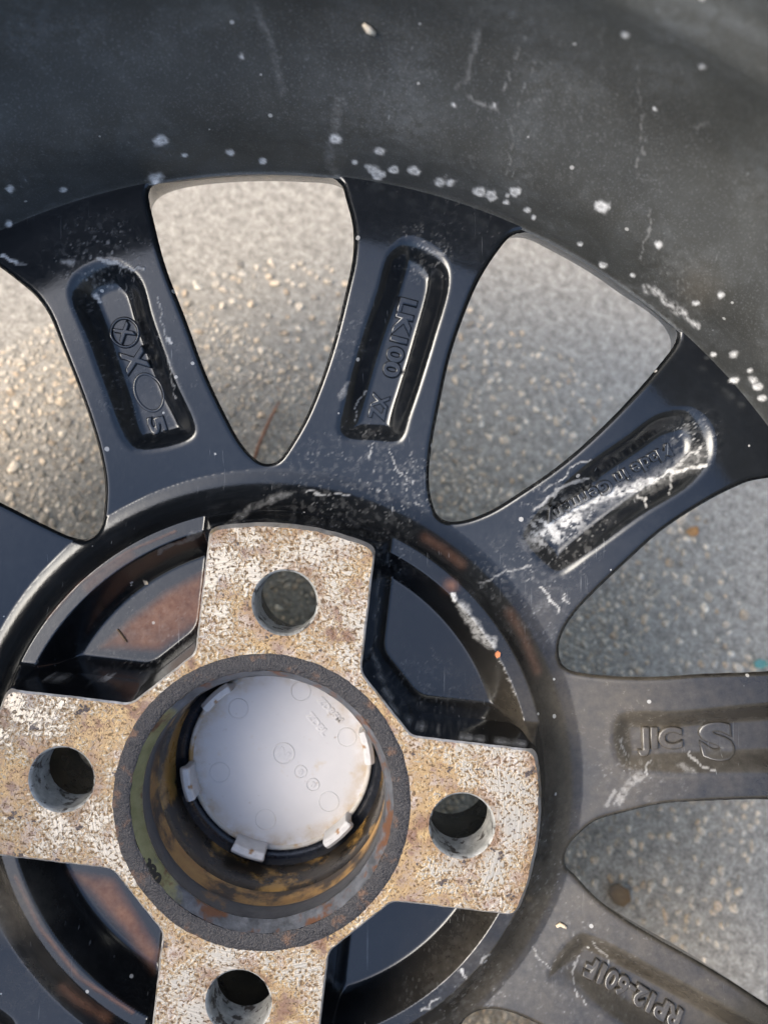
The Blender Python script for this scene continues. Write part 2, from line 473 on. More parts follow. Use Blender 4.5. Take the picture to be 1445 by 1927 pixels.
REC_Z = -12.0
def rec(P):
    return px_list(P)
RA = rec([(128,545),(150,508),(215,488),(262,518),(290,600),(330,710),(372,812),(352,836),(255,852),(230,832),(195,740),(160,640)])
RB = rec([(732,471),(707,545),(674,643),(644,755),(633,812),(648,830),(700,836),(756,833),(777,777),(819,643),(848,532),(843,494),(812,462),(765,447)])
RC = rec([(1301,769),(1243,775),(1178,818),(1080,889),(990,985),(979,1013),(1030,1074),(1054,1084),(1113,1045),(1210,974),(1308,909),(1343,857),(1337,801)])
RD = rec([(1160,1345),(1279,1336),(1445,1322),(1560,1318),(1600,1345),(1605,1400),(1590,1450),(1540,1462),(1445,1460),(1219,1462),(1176,1455),(1152,1417)])
RE = rec([(1086,1756),(1118,1760),(1237,1822),(1366,1893),(1480,1965),(1500,2010),(1470,2060),(1400,2060),(1290,2000),(1157,1927),(1077,1867),(1028,1842)])
RECS = [catmull(p, 6) for p in (RA, RB, RC, RD, RE)]
for k in range(5, 10):
    RECS.append(catmull(rot(RB, SPOKE_A[k] - SPOKE_A[1]), 6))

PAD_HW, DIAG, PAD_R = 20.6, 39.3, 68.9
def to_hub(x, y):
    return x * ca - y * sa, x * sa + y * ca
def from_hub(u, v):
    return u * ca + v * sa, -u * sa + v * ca
LUG = [from_hub(50 * math.sin(R(k * 90)), 50 * math.cos(R(k * 90))) for k in range(4)]
LUG_R = 7.75

def height(x, y):
    """height of the painted casting and the signed distance to the nearest opening"""
    r = np.hypot(x, y)
    z = z_spoke(r)
    # shoulder between pocket band and spokes
    t = np.clip((r - 73.2) / 10.5, 0, 1)
    zsh = -11.8 + (z_spoke(np.maximum(r, 84.0)) + 11.8) * (1 - (1 - t) ** 2.2)
    z = np.where(r < 83.7, zsh, z)
    # dish in the recesses
    for P in RECS:
        d = -sdf_poly(x, y, P, 2.0)
        m = d > -1.5
        if m.any():
            dd = d[m]
            z[m] -= (3.7 + 1.5 * sstep((np.hypot(x[m], y[m]) - 92) / 20)) * sstep((dd + .4) / 6.9)
    # hub pockets
    u, v = to_hub(x, y)
    a, b = np.abs(u), np.abs(v)
    w = smin(smin(a, b, 3.0) - PAD_HW, (a + b) / math.sqrt(2) - DIAG, 2.2)
    wt = np.maximum(w, r - PAD_R)
    hub = r < 86
    # flat floor, straight drafted walls, tight fillet where they meet
    pl_in = -2.35 * (w - .2); pl_out = -1.9 * (69.4 - r) * np.where(w > -3, 1, 0)
    pocket = -smin(smin(np.maximum(-pl_in, 0), np.maximum(-pl_out, 0), 1.8), 11.4, 1.7)
    pocket = np.where(hub & (w > 0) & (r < 69.5), np.minimum(pocket + .35, 0), 0)
    z = z + pocket
    # rise to the pads
    rise = np.where(hub, 7.5 * (1 - sstep((wt - .2) / 4.2)), 0)
    z = z + rise
    # openings
    sd = np.full(x.shape, 99.0)
    for P in WIN:
        np.minimum(sd, sdf_poly(x, y, P, 6.0), out=sd)
    e = 1.5
    q = np.clip(e - sd, 0, e)
    z = z - (e - np.sqrt(np.maximum(e * e - q * q, 0)))
    for lx, ly in LUG:
        sd = np.minimum(sd, np.hypot(x - lx, y - ly) - 9.2)
    sd = np.minimum(sd, r - 34.5)
    sd = np.minimum(sd, 159.1 - r)
    return z, sd

# ---- stains and painted warm reflections, placed on the casting where the photograph shows them
SPOTS = [(303,265,14),(348,292,5),(433,287,8),(494,303,7),(633,262,12),(118,357,7),(292,337,15),(716,285,11),(667,306,6),(698,318,12),(712,326,13),(741,320,10),(780,323,12),(829,342,14),(846,345,10),(903,360,12),(922,368,13),(969,361,11),(953,368,6),(952,380,6),(992,396,7),(1004,409,5),(1130,388,14),(1091,459,5),(1238,461,8),(1135,498,8),(1190,518,6),(1343,667,7),(1380,667,9),(1383,715,10),(1410,697,6),(1415,715,9),(1424,728,9),(1433,748,8),(1355,555,7),(1310,570,8),(1175,65,7),(1320,125,6),(16,420,8),(20,355,8),(455,105,5),(853,198,5),(930,199,5),(1230,205,5)]
STROKES = [ # points, half width, strength
 ([(1005,1012),(1040,985),(1075,962),(1110,946),(1150,931),(1190,918),(1228,902)],7.5,1.0),
 ([(1000,1015),(1050,985),(1110,952),(1180,925),(1240,898),(1310,860)],18,.24),
 ([(1228,902),(1262,888),(1300,878),(1328,874)],2.6,.9),([(1190,918),(1215,945),(1214,953)],1.5,.6),
 ([(1262,888),(1290,862),(1318,840)],2.5,.7),([(1262,888),(1258,925)],2.0,.6),
 ([(1022,925),(1036,915),(1066,894),(1070,880),(1115,862)],1.4,.45),([(1005,960),(1060,915),(1105,900)],3.0,.55),
 ([(785,458),(800,466),(812,474)],2.2,.9),([(812,474),(832,480)],5.5,.55),
 ([(5,482),(28,492)],4.0,.9),([(28,492),(50,498)],2.0,.5),([(182,486),(205,492),(235,500),(270,508)],3.0,.6),([(120,492),(138,495)],5,.35),
 ([(183,555),(188,566)],4.0,.9),([(313,634),(322,644)],2.5,.8),
 ([(480,10),(512,85),(524,140),(530,175)],8,.20),([(640,190),(630,240),(618,305),(635,330)],11,.26),([(690,120),(693,165)],7,.16),
 ([(903,60),(888,105),(878,145),(858,166)],6,.26),([(883,182),(912,200),(938,212)],2.6,.55),([(985,70),(962,135),(937,195)],1.5,.40),
 ([(1013,105),(975,185),(965,245),(955,330)],1.4,.32),([(1199,120),(1204,200)],1.4,.28),([(1210,218),(1204,262),(1208,285)],2.2,.32),([(1210,285),(1195,312)],2.0,.4),
 ([(1225,385),(1222,430),(1208,470),(1204,485)],1.5,.5),([(1310,243),(1338,232)],2.4,.4),([(1232,545),(1262,575),(1300,605),(1312,612)],6,.85),([(1214,540),(1230,552)],6,.8),
 ([(430,990),(470,955),(530,930),(545,928)],6.5,.24),([(380,1000),(300,1040)],4,.12),([(575,928),(660,930)],1.3,.6),
 ([(735,848),(742,880),(770,905)],1.4,.5),([(700,838),(690,862)],1.3,.5),([(668,795),(672,760),(690,735)],1.2,.45),([(640,745),(655,725)],5,.22),
 ([(985,1068),(1000,1062),(930,1085),(905,1100)],1.6,.4),([(1018,1105),(1052,1155)],2.0,.6),([(1060,1120),(1075,1140)],1.3,.5),
 ([(870,1140),(885,1165),(905,1195),(925,1212)],9,.55),([(853,1118),(858,1132)],3,.9),([(935,1230),(960,1290),(968,1308)],1.2,.3),
 ([(700,1225),(722,1285),(745,1335),(785,1368),(860,1384),(985,1400)],3.4,.34),([(716,1040),(712,1120),(705,1210)],2.6,.22),
 ([(1163,1510),(1180,1475),(1205,1462)],7,.30),([(1140,1515),(1155,1490)],4,.25),([(1295,1415),(1318,1442),(1342,1452)],1.7,.65),([(1222,1430),(1214,1450),(1218,1462)],1.6,.55),([(1168,1390),(1175,1420)],1.6,.4),
 ([(1280,1440),(1305,1452)],5,.22),([(1085,1800),(1078,1830),(1080,1860),(1105,1890)],1.3,.4),([(1112,1775),(1145,1800),(1143,1820)],1.3,.4),([(1000,1785),(1035,1830)],1.5,.3),
 ([(795,1900),(830,1880)],2,.5),([(870,1825),(876,1840)],3,.8),([(905,1810),(925,1798)],3,.4),([(95,1275),(140,1283)],4,.22),([(200,1273),(212,1272)],3.5,.9),([(300,560),(320,700),(330,745)],1.2,.35),
]
WEBS = [(745,915,70,.9),(690,860,60,.6),(1010,1110,90,.45),(640,640,60,.35),(1300,830,45,.9),(1060,985,75,1.0),(190,500,90,.5),(800,480,60,.4),(940,1080,60,.4),(1200,1440,90,.35),(620,930,110,.5),(980,1620,120,.35),(1250,560,80,.35),(560,180,220,.10),(1000,200,300,.14),(720,1050,60,.5),(760,1340,110,.35),(290,1230,120,.25),(1090,1830,120,.28),(250,700,150,.15),(880,1870,100,.3)]
def stain_reflection_fields(px, py):
    white = np.zeros(px.shape)
    wob = (fbm(px / 9, py / 9, 3, 5) - .5)
    for k, (sx, sy, sr) in enumerate(SPOTS):
        m = (abs(px - sx) < sr * 2.2) & (abs(py - sy) < sr * 2.2)
        if not m.any(): continue
        d = np.hypot((px[m] - sx) * .88, (py[m] - sy) * 1.12) / (sr * .92) + wob[m] * 1.15
        s = np.clip(1.25 * (1 - sstep((d - .25) / .95)), 0, 1) * 1.0
        if sr > 9: s *= 1 - .45 * np.exp(-(d / .22) ** 2)
        white[m] = np.maximum(white[m], s)
    wx = px + (fbm(px / 14, py / 14, 3, 9) - .5) * 14
    wy = py + (fbm(px / 14, py / 14, 3, 19) - .5) * 14
    gr = fbm(px / 5, py / 5, 3, 3)
    for P, hw, st in STROKES:
        P = np.array(P, float)
        if P[:, 1].max() < 500 and P[:, 0].min() > 400: st = st * .42; hw = hw * .8
        lo = P.min(0) - hw * 3 - 10; hi = P.max(0) + hw * 3 + 10
        m = (px > lo[0]) & (px < hi[0]) & (py > lo[1]) & (py < hi[1])
        if not m.any(): continue
        d = seg_dist(wx[m], wy[m], P, False) / hw
        s = st * (1 - sstep((d - .3) / (1.1 if hw < 5 else 1.3))) * np.clip((-.35 if hw > 5 else .1) + 2.0 * gr[m], 0, 1)
        white[m] = np.maximum(white[m], s)
    # spidery dried-water lines
    rid = np.abs(fbm(px / 46, py / 46, 5, 41) - .5)
    rid2 = np.abs(fbm(px / 30, py / 30, 5, 57) - .5)
    line = np.maximum(1 - rid / .0085, 1 - rid2 / .007).clip(0, 1)
    blot = sstep((fbm(px / 7, py / 7, 4, 71) - .50) / .30)
    msk = np.zeros(px.shape)
    for cx, cy, cr, st in WEBS:
        msk = np.maximum(msk, st * np.exp(-(((px - cx) ** 2 + (py - cy) ** 2) / cr ** 2) ** 1.5))
    white = np.maximum(white, msk * np.maximum(line * .6 * sstep((gr - .38) / .2), blot * .16))
    # thick oxide crumbs in the recess of the 'Made in' spoke
    ax, ay = (px - 1050) * .84 + (py - 985) * -.54, (px - 1050) * .54 + (py - 985) * .84
    crumb = np.exp(-((ax / 62) ** 2 + (ay / 34) ** 2) ** 2) * sstep((fbm(px / 8, py / 8, 3, 91) - .50) / .10)
    white = np.maximum(white, crumb * .9)
    # warm tan reflection painted into the colour, mostly on the lower right spokes
    tan = np.zeros(px.shape)
    for cx, cy, cr, st in [(1150,1390,190,1.0),(1150,1740,200,1.0),(1040,1560,150,.9),(980,1880,150,.7),(1330,1400,150,.55),(1300,1830,170,.75),(15,1700,70,.9),(1020,1180,80,.35),(60,1850,80,.3),(1310,540,40,.45)]:
        tan = np.maximum(tan, st * np.exp(-((px - cx) ** 2 + (py - cy) ** 2) / cr ** 2 * .9))
    tan = np.clip(tan * (.55 + .9 * fbm(px / 70, py / 70, 4, 23)), 0, 1)
    return np.clip(white, 0, 1), tan
def brown_reflection_field(px, py):
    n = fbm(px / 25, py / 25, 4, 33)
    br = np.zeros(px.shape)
    # brown reflection painted on the floors of the two left pockets
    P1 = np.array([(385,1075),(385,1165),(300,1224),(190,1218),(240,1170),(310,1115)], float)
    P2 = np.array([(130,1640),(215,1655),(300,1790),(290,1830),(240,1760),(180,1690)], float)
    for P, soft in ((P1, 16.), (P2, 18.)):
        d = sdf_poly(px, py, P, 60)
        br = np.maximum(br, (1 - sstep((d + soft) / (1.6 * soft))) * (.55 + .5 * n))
    # golden highlights painted along the shoulder
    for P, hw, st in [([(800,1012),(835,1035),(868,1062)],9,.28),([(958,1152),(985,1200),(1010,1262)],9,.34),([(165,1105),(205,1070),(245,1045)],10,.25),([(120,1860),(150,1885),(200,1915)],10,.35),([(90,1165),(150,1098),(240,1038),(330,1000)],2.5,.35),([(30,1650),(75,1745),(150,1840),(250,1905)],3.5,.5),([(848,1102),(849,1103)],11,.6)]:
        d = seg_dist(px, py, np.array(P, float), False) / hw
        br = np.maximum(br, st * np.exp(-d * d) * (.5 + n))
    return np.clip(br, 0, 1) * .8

# ------------------------------------------------------------------ the wheel
wheel = bpy.data.objects.new('alloy_wheel', None)
COL.objects.link(wheel)
wheel.location = (0, 0, ROOT_Z)
tag(wheel, 'black alloy car wheel lying face down, corroded hub face and ten spokes', 'wheel')

STEP = 0.42
g = np.arange(-161, 161 + STEP, STEP)
GX, GY = np.meshgrid(g, g, indexing='ij')
rr = np.hypot(GX, GY)
GZ = np.full(GX.shape, -10.0); SD = np.full(GX.shape, -9.0)
mk = (rr < 160.5) & (rr > 32.5)
GZ[mk], SD[mk] = height(GX[mk], GY[mk])
NX = -np.gradient(GZ, STEP, axis=0); NY = -np.gradient(GZ, STEP, axis=1)
n_g = len(g)
idx = np.arange(n_g * n_g).reshape(n_g, n_g)
vin = SD >= 0
c00, c10, c11, c01 = vin[:-1, :-1], vin[1:, :-1], vin[1:, 1:], vin[:-1, 1:]
full = c00 & c10 & c11 & c01
anyv = (c00 | c10 | c11 | c01) & ~full
I, J = np.nonzero(full)
quads = np.stack([idx[I, J], idx[I + 1, J], idx[I + 1, J + 1], idx[I, J + 1]], 1)
xs, ys, zs_, nx, ny, sdv = GX.ravel(), GY.ravel(), GZ.ravel(), NX.ravel(), NY.ravel(), SD.ravel()
ex = []                                          # extra vertices on the openings' edges
emap = {}
polys = []
def cut(a, b):
    k = (a, b) if a < b else (b, a)
    if k not in emap:
        t = sdv[k[0]] / (sdv[k[0]] - sdv[k[1]])
        t = min(max(t, .02), .98)
        f = lambda A: A[k[0]] + (A[k[1]] - A[k[0]]) * t
        s_in = k[0] if sdv[k[0]] >= 0 else k[1]
        emap[k] = n_g * n_g + len(ex)
        ex.append((f(xs), f(ys), f(zs_), nx[s_in], ny[s_in]))
    return emap[k]
for i, j in zip(*np.nonzero(anyv)):
    ring = [idx[i, j], idx[i + 1, j], idx[i + 1, j + 1], idx[i, j + 1]]
    out = []
    for k in range(4):
        A, B = ring[k], ring[(k + 1) % 4]
        if sdv[A] >= 0: out.append(A)
        if (sdv[A] >= 0) != (sdv[B] >= 0): out.append(cut(A, B))
    if len(out) >= 3: polys.append(out)
ex = np.array(ex)
VX = np.concatenate([xs, ex[:, 0]]); VY = np.concatenate([ys, ex[:, 1]]); VZ = np.concatenate([zs_, ex[:, 2]])
VN = np.stack([np.concatenate([nx, ex[:, 3]]), np.concatenate([ny, ex[:, 4]]), np.ones(len(VX))], 1)
VN /= np.linalg.norm(VN, axis=1)[:, None]

# window walls: from each opening's edge down through the casting
wall_v, wall_f = [], []
base_n = len(VX)
for P in WIN:
    P = np.asarray(P)
    area = .5 * np.sum(P[:, 0] * np.roll(P[:, 1], -1) - P[:, 1] * np.roll(P[:, 0], -1))
    if area < 0: P = P[::-1]
    T = np.roll(P, -1, 0) - np.roll(P, 1, 0)
    Nn = np.stack([T[:, 1], -T[:, 0]], 1); Nn /= np.linalg.norm(Nn, axis=1)[:, None] + 1e-9   # out of the opening
    z0 = z_spoke(np.hypot(P[:, 0], P[:, 1])) - 1.25
    prof = [(-.05, 0.15), (.25, -.9), (1.2, -5), (3.0, -12), (4.2, -15)]
    n = len(P); st = base_n + sum(len(v) for v in wall_v)
    rows = [np.c_[P + Nn * o, z0 + dz] for o, dz in prof]
    wall_v.append(np.concatenate(rows))
    for a in range(len(prof) - 1):
        for k in range(n):
            k2 = (k + 1) % n
            wall_f.append((st + a * n + k, st + a * n + k2, st + (a + 1) * n + k2, st + (a + 1) * n + k))
WVv = np.concatenate(wall_v)
AVX = np.concatenate([VX, WVv[:, 0]]); AVY = np.concatenate([VY, WVv[:, 1]]); AVZ = np.concatenate([VZ, WVv[:, 2]])

# share the faces out: the hub, and each spoke
sp_ang = np.array(SPOKE_A)
def part_of(x, y, hub=True):
    th = np.degrees(np.arctan2(x, y))
    dd = np.abs((th[:, None] - sp_ang[None] + 180) % 360 - 180)
    p = np.argmin(dd, 1)
    if hub: p[np.hypot(x, y) < 83.0] = 10
    return p
qc = part_of(AVX[quads].mean(1), AVY[quads].mean(1))
pc = part_of(np.array([AVX[p].mean() for p in polys]), np.array([AVY[p].mean() for p in polys]))
wf = np.array(wall_f)
wc = part_of(AVX[wf].mean(1), AVY[wf].mean(1), False)
PXv, PYv = to_px(VX, VY, VZ)
sel = np.zeros(len(VX), bool)
sel[quads.ravel()] = True
for p in polys: sel[p] = True
infr = sel & (PXv > -300) & (PXv < 1745) & (PYv > -300) & (PYv < 2230)
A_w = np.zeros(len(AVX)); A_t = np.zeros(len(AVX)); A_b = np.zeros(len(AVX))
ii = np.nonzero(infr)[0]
A_w[ii], A_t[ii] = stain_reflection_fields(PXv[ii], PYv[ii])
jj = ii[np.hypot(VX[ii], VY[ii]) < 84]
A_b[jj] = brown_reflection_field(PXv[jj], PYv[jj])

SPOKE_LABEL = {0: 'spoke with a circled cross mark in its hollow', 1: 'spoke with LK100 cast in its hollow', 2: 'spoke with white oxide crust over cast lettering', 3: 'spoke with a large S cast in its hollow, tan reflection painted on', 4: 'spoke with a part number cast in its hollow, tan reflection painted on'}
parts = {}
for k in list(range(11)):
    qk = quads[qc == k]; pk = [polys[i] for i in np.nonzero(pc == k)[0]]
    used = np.unique(np.concatenate([qk.ravel(), np.fromiter((i for f in pk for i in f), dtype=np.int64)]))
    remap = np.zeros(len(VX), np.int64); remap[used] = np.arange(len(used))
    faces = (remap[qk], [remap[f] for f in pk])
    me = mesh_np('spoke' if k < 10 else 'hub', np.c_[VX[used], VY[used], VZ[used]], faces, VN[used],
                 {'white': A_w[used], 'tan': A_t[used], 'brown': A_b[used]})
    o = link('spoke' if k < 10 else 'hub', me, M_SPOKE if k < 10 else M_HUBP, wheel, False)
    if k in SPOKE_LABEL: o['label'] = SPOKE_LABEL[k]
    parts[k] = o
    wk = wf[wc == k]
    if len(wk):
        used = np.unique(wk.ravel())
        remap = np.zeros(len(AVX), np.int64); remap[used] = np.arange(len(used))
        me = mesh_np('side_wall', np.c_[AVX[used], AVY[used], AVZ[used]], remap[wk])
        link('side_wall', me, M_SPOKE, o)

# ---- barrel: a turned ring, profile as (radius, height)
prof = np.array([(158.2,-5.0),(158.7,-4.6),(159.0,-3.6),(159.15,0.),(159.4,5.),(159.8,10.),(160.7,15.),(162.5,19.5),(165.0,24.),(168.0,29.),(170.6,34.),(172.4,39.),(173.0,45.),(173.2,54.),(172.6,59.),(172.4,62.),(173.4,66.),(174.6,69.),(174.8,76.),(174.8,84.),(174.8,96.),(175.8,104.),(178.5,108.5),(182.,111.),(184.5,114.5),(185.5,118.5),(187.0,119.5),(188.2,117.5),(187.,111.)])
pc_ = catmull(prof, 9, False)
pc_ = np.vstack([pc_, prof[-1]])
# underside and front flange down to the ground
under = np.array([(158.9,-6.4),(160.8,-12.),(166.,-22.),(173.,-32.),(178.,-42.),(184.,-50.),(187.,-53.6),(189.,-53.9),(190.5,-51.),(189.,-46.),(182.,-40.),(179.,-28.),(172.,-18.),(164.,-8.),(162.,4.),(165.,18.),(172.,30.),(177.,45.),(178.5,85.),(180.,100.),(187.,111.)])
line = np.vstack([under[::-1], pc_])
th_d = np.radians(np.concatenate([np.arange(-48, 88, .16), np.arange(88, 312, 1.0)]))
nr, nt_ = len(line), len(th_d)
BX = np.outer(line[:, 0], np.sin(th_d)); BY = np.outer(line[:, 0], np.cos(th_d)); BZ = np.repeat(line[:, 1][:, None], nt_, 1)
ids = np.arange(nr * nt_).reshape(nr, nt_)
i2 = np.roll(ids, -1, 1)
bf = np.stack([ids[:-1], i2[:-1], i2[1:], ids[1:]], -1).reshape(-1, 4)[:, ::-1]
bx, by, bz = BX.ravel(), BY.ravel(), BZ.ravel()
bpx, bpy_ = to_px(bx, by, np.minimum(bz, 150))
bw = np.zeros(len(bx)); bt = np.zeros(len(bx))
m = (bpx > -200) & (bpx < 1650) & (bpy_ > -300) & (bpy_ < 900) & (np.arange(len(bx)) >= len(under) * nt_)
bw[m], bt[m] = stain_reflection_fields(bpx[m], bpy_[m])
me = mesh_np('barrel', np.c_[bx, by, bz], bf, None, {'white': bw, 'tan': bt})
barrel = link('barrel', me, M_BARREL, wheel)
barrel['label'] = 'dull black rim barrel with pale corrosion spots'

# ---- the bare mounting face with its four lug holes
def fillet_poly(P, rad, n=7):
    P = [np.array(p, float) for p in P]; out = []
    for i, p in enumerate(P):
        a, c = P[i - 1], P[(i + 1) % len(P)]
        rd = rad[i]
        u = (a - p) / np.linalg.norm(a - p); v = (c - p) / np.linalg.norm(c - p)
        ang = math.acos(np.clip(np.dot(u, v), -1, 1))
        d = rd / math.tan(ang / 2)
        c0 = p + (u + v) / np.linalg.norm(u + v) * rd / math.sin(ang / 2)
        s, e = p + u * d - c0, p + v * d - c0
        a0 = math.atan2(s[1], s[0]); a1 = math.atan2(e[1], e[0])
        da = (a1 - a0 + math.pi) % (2 * math.pi) - math.pi
        for k in range(n + 1):
            t = a0 + da * k / n
            out.append(c0 + rd * np.array([math.cos(t), math.sin(t)]))
    return out
hw = PAD_HW
yb = DIAG * math.sqrt(2) - hw
ya = math.sqrt(PAD_R ** 2 - hw ** 2)
outl = []
for k in range(4):                               # pads clockwise: top, right, bottom, left
    a = R(-90 * k)
    base = [(-hw, yb), (-hw, ya)]
    arc_n = 9
    a_s = math.asin(hw / PAD_R)
    arc = [(PAD_R * math.sin(t), PAD_R * math.cos(t)) for t in np.linspace(-a_s, a_s, arc_n)[1:-1]]
    loc = base + arc + [(hw, ya), (hw, yb)]
    rads = [4.0, 3.0] + [30.0] * len(arc) + [3.0, 4.0]
    for (x, y), rd in zip(loc, rads):
        outl.append((x * math.cos(a) - y * math.sin(a), x * math.sin(a) + y * math.cos(a), rd))
# gentle arc points need no fillet: keep them as they are
pts = []
for i, (x, y, rd) in enumerate(outl):
    if rd > 10: pts.append(np.array((x, y)))
    else:
        a = outl[i - 1][:2]; c = outl[(i + 1) % len(outl)][:2]
        P3 = [np.array(a), np.array((x, y)), np.array(c)]
        u = (P3[0] - P3[1]); v = (P3[2] - P3[1])
        rd = min(rd, .42 * min(np.linalg.norm(u), np.linalg.norm(v)) * math.tan(.5 * math.acos(np.clip(np.dot(u, v) / np.linalg.norm(u) / np.linalg.norm(v), -1, 1))))
        f3 = fillet_poly(P3 + [P3[1] + (u + v)], [0.01, rd, 0.01, 0.01], 6)
        pts += f3[7:14]
outline = np.array([from_hub(*p) for p in pts])
# resample evenly so that wear can wobble the edge
def resample(P, d):
    Q = np.vstack([P, P[:1]]); L = np.r_[0, np.cumsum(np.hypot(*np.diff(Q, axis=0).T))]
    t = np.linspace(0, L[-1], int(L[-1] / d), endpoint=False)
    return np.c_[np.interp(t, L, Q[:, 0]), np.interp(t, L, Q[:, 1])]
outline = resample(outline, .8)
def normals2(P):
    T = np.roll(P, -1, 0) - np.roll(P, 1, 0)
    N = np.stack([T[:, 1], -T[:, 0]], 1)
    N /= np.linalg.norm(N, axis=1)[:, None]
    area = .5 * np.sum(P[:, 0] * np.roll(P[:, 1], -1) - P[:, 1] * np.roll(P[:, 0], -1))
    return N if area > 0 else -N
ON = normals2(outline)
rad_o = np.hypot(outline[:, 0], outline[:, 1])
wobble = (fbm(outline[:, 0] / 2.2, outline[:, 1] / 2.2, 3, 8) - .5) * .5
face_edge = outline + ON * (-.3 + wobble)[:, None]
bm = bmesh.new()
def loop_verts(P, z):
    vs_ = [bm.verts.new((x * MM, y * MM, z * MM)) for x, y in P]
    return vs_
def loop_edges(vs_):
    return [bm.edges.new((vs_[i], vs_[(i + 1) % len(vs_)])) for i in range(len(vs_))]
def circ(cx, cy, rad, n):
    return [(cx + rad * math.cos(2 * math.pi * k / n), cy + rad * math.sin(2 * math.pi * k / n)) for k in range(n)]
E_ = loop_edges(loop_verts(face_edge, 0))
E_ += loop_edges(loop_verts(circ(0, 0, 36.9, 160), 0))
for lx, ly in LUG:
    E_ += loop_edges(loop_verts(circ(lx, ly, LUG_R + .55, 56), 0))
bmesh.ops.triangle_fill(bm, use_beauty=True, use_dissolve=False, edges=E_, normal=(0, 0, 1))
for f in bm.faces:
    if f.normal.z < 0: f.normal_flip()
me = bpy.data.meshes.new('mounting_face'); bm.to_mesh(me); bm.free()
mface = link('mounting_face', me, M_FACE, wheel, False)
mface['label'] = 'bare cross-shaped mounting face, pitted with rust and oxide'

def band_mesh(name, rows, mat, parent, closed=True):
    n = len(rows[0]); V = np.concatenate(rows); fs = []
    for a in range(len(rows) - 1):
        for k in range(n):
            k2 = (k + 1) % n
            fs.append((a * n + k, (a + 1) * n + k, (a + 1) * n + k2, a * n + k2))
    return link(name, mesh_np(name, V, fs), mat, parent)
arcm = np.clip((rad_o - 67.2) / 1.0, 0, 1)[:, None]     # pads' outer arcs carry a bright turned chamfer
off = lambda o, z: np.c_[outline + ON * o, np.full(len(outline), z)]
r0 = np.c_[face_edge, np.zeros(len(outline))]
r1 = np.c_[outline + ON * (.15 + wobble[:, None] * .4 + .55 * arcm), (-.35 - 1.0 * arcm)]
edge_o = band_mesh('face_edge', [r0, r1], M_BARE, wheel)
rows = [np.c_[r1[:, :2], r1[:, 2] - .02], np.c_[outline + ON * (.5 + .55 * arcm), np.full(len(outline), -2.2)], np.c_[outline + ON * (1.1 + .3 * arcm), np.full(len(outline), -5.5)], np.c_[outline + ON * 2.0, np.full(len(outline), -9)], np.c_[outline + ON * 2.6, np.full(len(outline), -14)]]
pw = band_mesh('pad_wall', rows, M_HUBP, wheel)
px_, py_ = to_px(*np.concatenate(rows).T)
w_, t_ = stain_reflection_fields(px_, py_)
at = pw.data.attributes.new('white', 'FLOAT', 'POINT'); at.data.foreach_set('value', w_.astype(np.float32))

for k, (lx, ly) in enumerate(LUG):
    rows = []
    for rad, z in ((LUG_R + .55, 0), (LUG_R + .05, -.5), (LUG_R, -2), (LUG_R - .1, -6), (LUG_R - .15, -10.5)):
        rows.append(np.c_[np.array(circ(lx, ly, rad, 56))[::-1], np.full(56, z)])
    lh = band_mesh('lug_hole', rows, M_HOLE, wheel)
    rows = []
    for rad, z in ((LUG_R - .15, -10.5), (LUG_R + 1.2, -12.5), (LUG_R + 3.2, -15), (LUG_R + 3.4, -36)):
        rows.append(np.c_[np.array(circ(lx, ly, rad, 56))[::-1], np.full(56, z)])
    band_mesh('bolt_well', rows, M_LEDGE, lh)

def lathe(name, prof, mat, parent, n=180, wob=0.0, cx=0, cy=0, seed=0):
    rows = []
    for rad, z in prof:
        t = np.linspace(0, 2 * math.pi, n, endpoint=False)
        rr_ = rad + wob * (fbm(np.cos(t) * 14 + z * .7, np.sin(t) * 14, 3, seed) - .5) * 2
        rows.append(np.c_[cx + rr_ * np.sin(t), cy + rr_ * np.cos(t), np.full(n, z)])
    V = np.concatenate(rows); fs = []
    for a in range(len(rows) - 1):
        for k in range(n):
            k2 = (k + 1) % n
            fs.append((a * n + k, a * n + k2, (a + 1) * n + k2, (a + 1) * n + k))
    return link(name, mesh_np(name, V, fs), mat, parent)
bore = bpy.data.objects.new('centre_bore', None); COL.objects.link(bore); bore.parent = wheel
lathe('bore_ring', [(37.0, -.02), (36.6, .12), (36.0, .16), (34.5, .10), (33.1, .02), (32.7, -.25)], M_RING, bore, 320, .34, seed=3)
lathe('bore_chamfer', [(32.7, -.25), (32.0, -1.3), (31.0, -3.0), (30.75, -3.5)], M_OLIVE, bore, 240, .14, seed=5)
lathe('bore_land', [(30.7, -3.5), (30.5, -4.2), (30.5, -9.0), (30.6, -9.4)], M_LAND, bore, 240, .06, seed=6)
lathe('rust_band', [(30.6, -9.4), (30.9, -10.5), (30.9, -17.6)], M_GOLD, bore, 240, .04, seed=7)
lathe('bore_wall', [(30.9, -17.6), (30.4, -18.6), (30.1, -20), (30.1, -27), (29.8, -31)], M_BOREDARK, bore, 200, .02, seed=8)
lathe('bore_ledge', [(29.8, -31), (29.2, -33), (28.2, -34.2), (27.0, -34.6), (26.6, -38)], M_LEDGE, bore, 200)

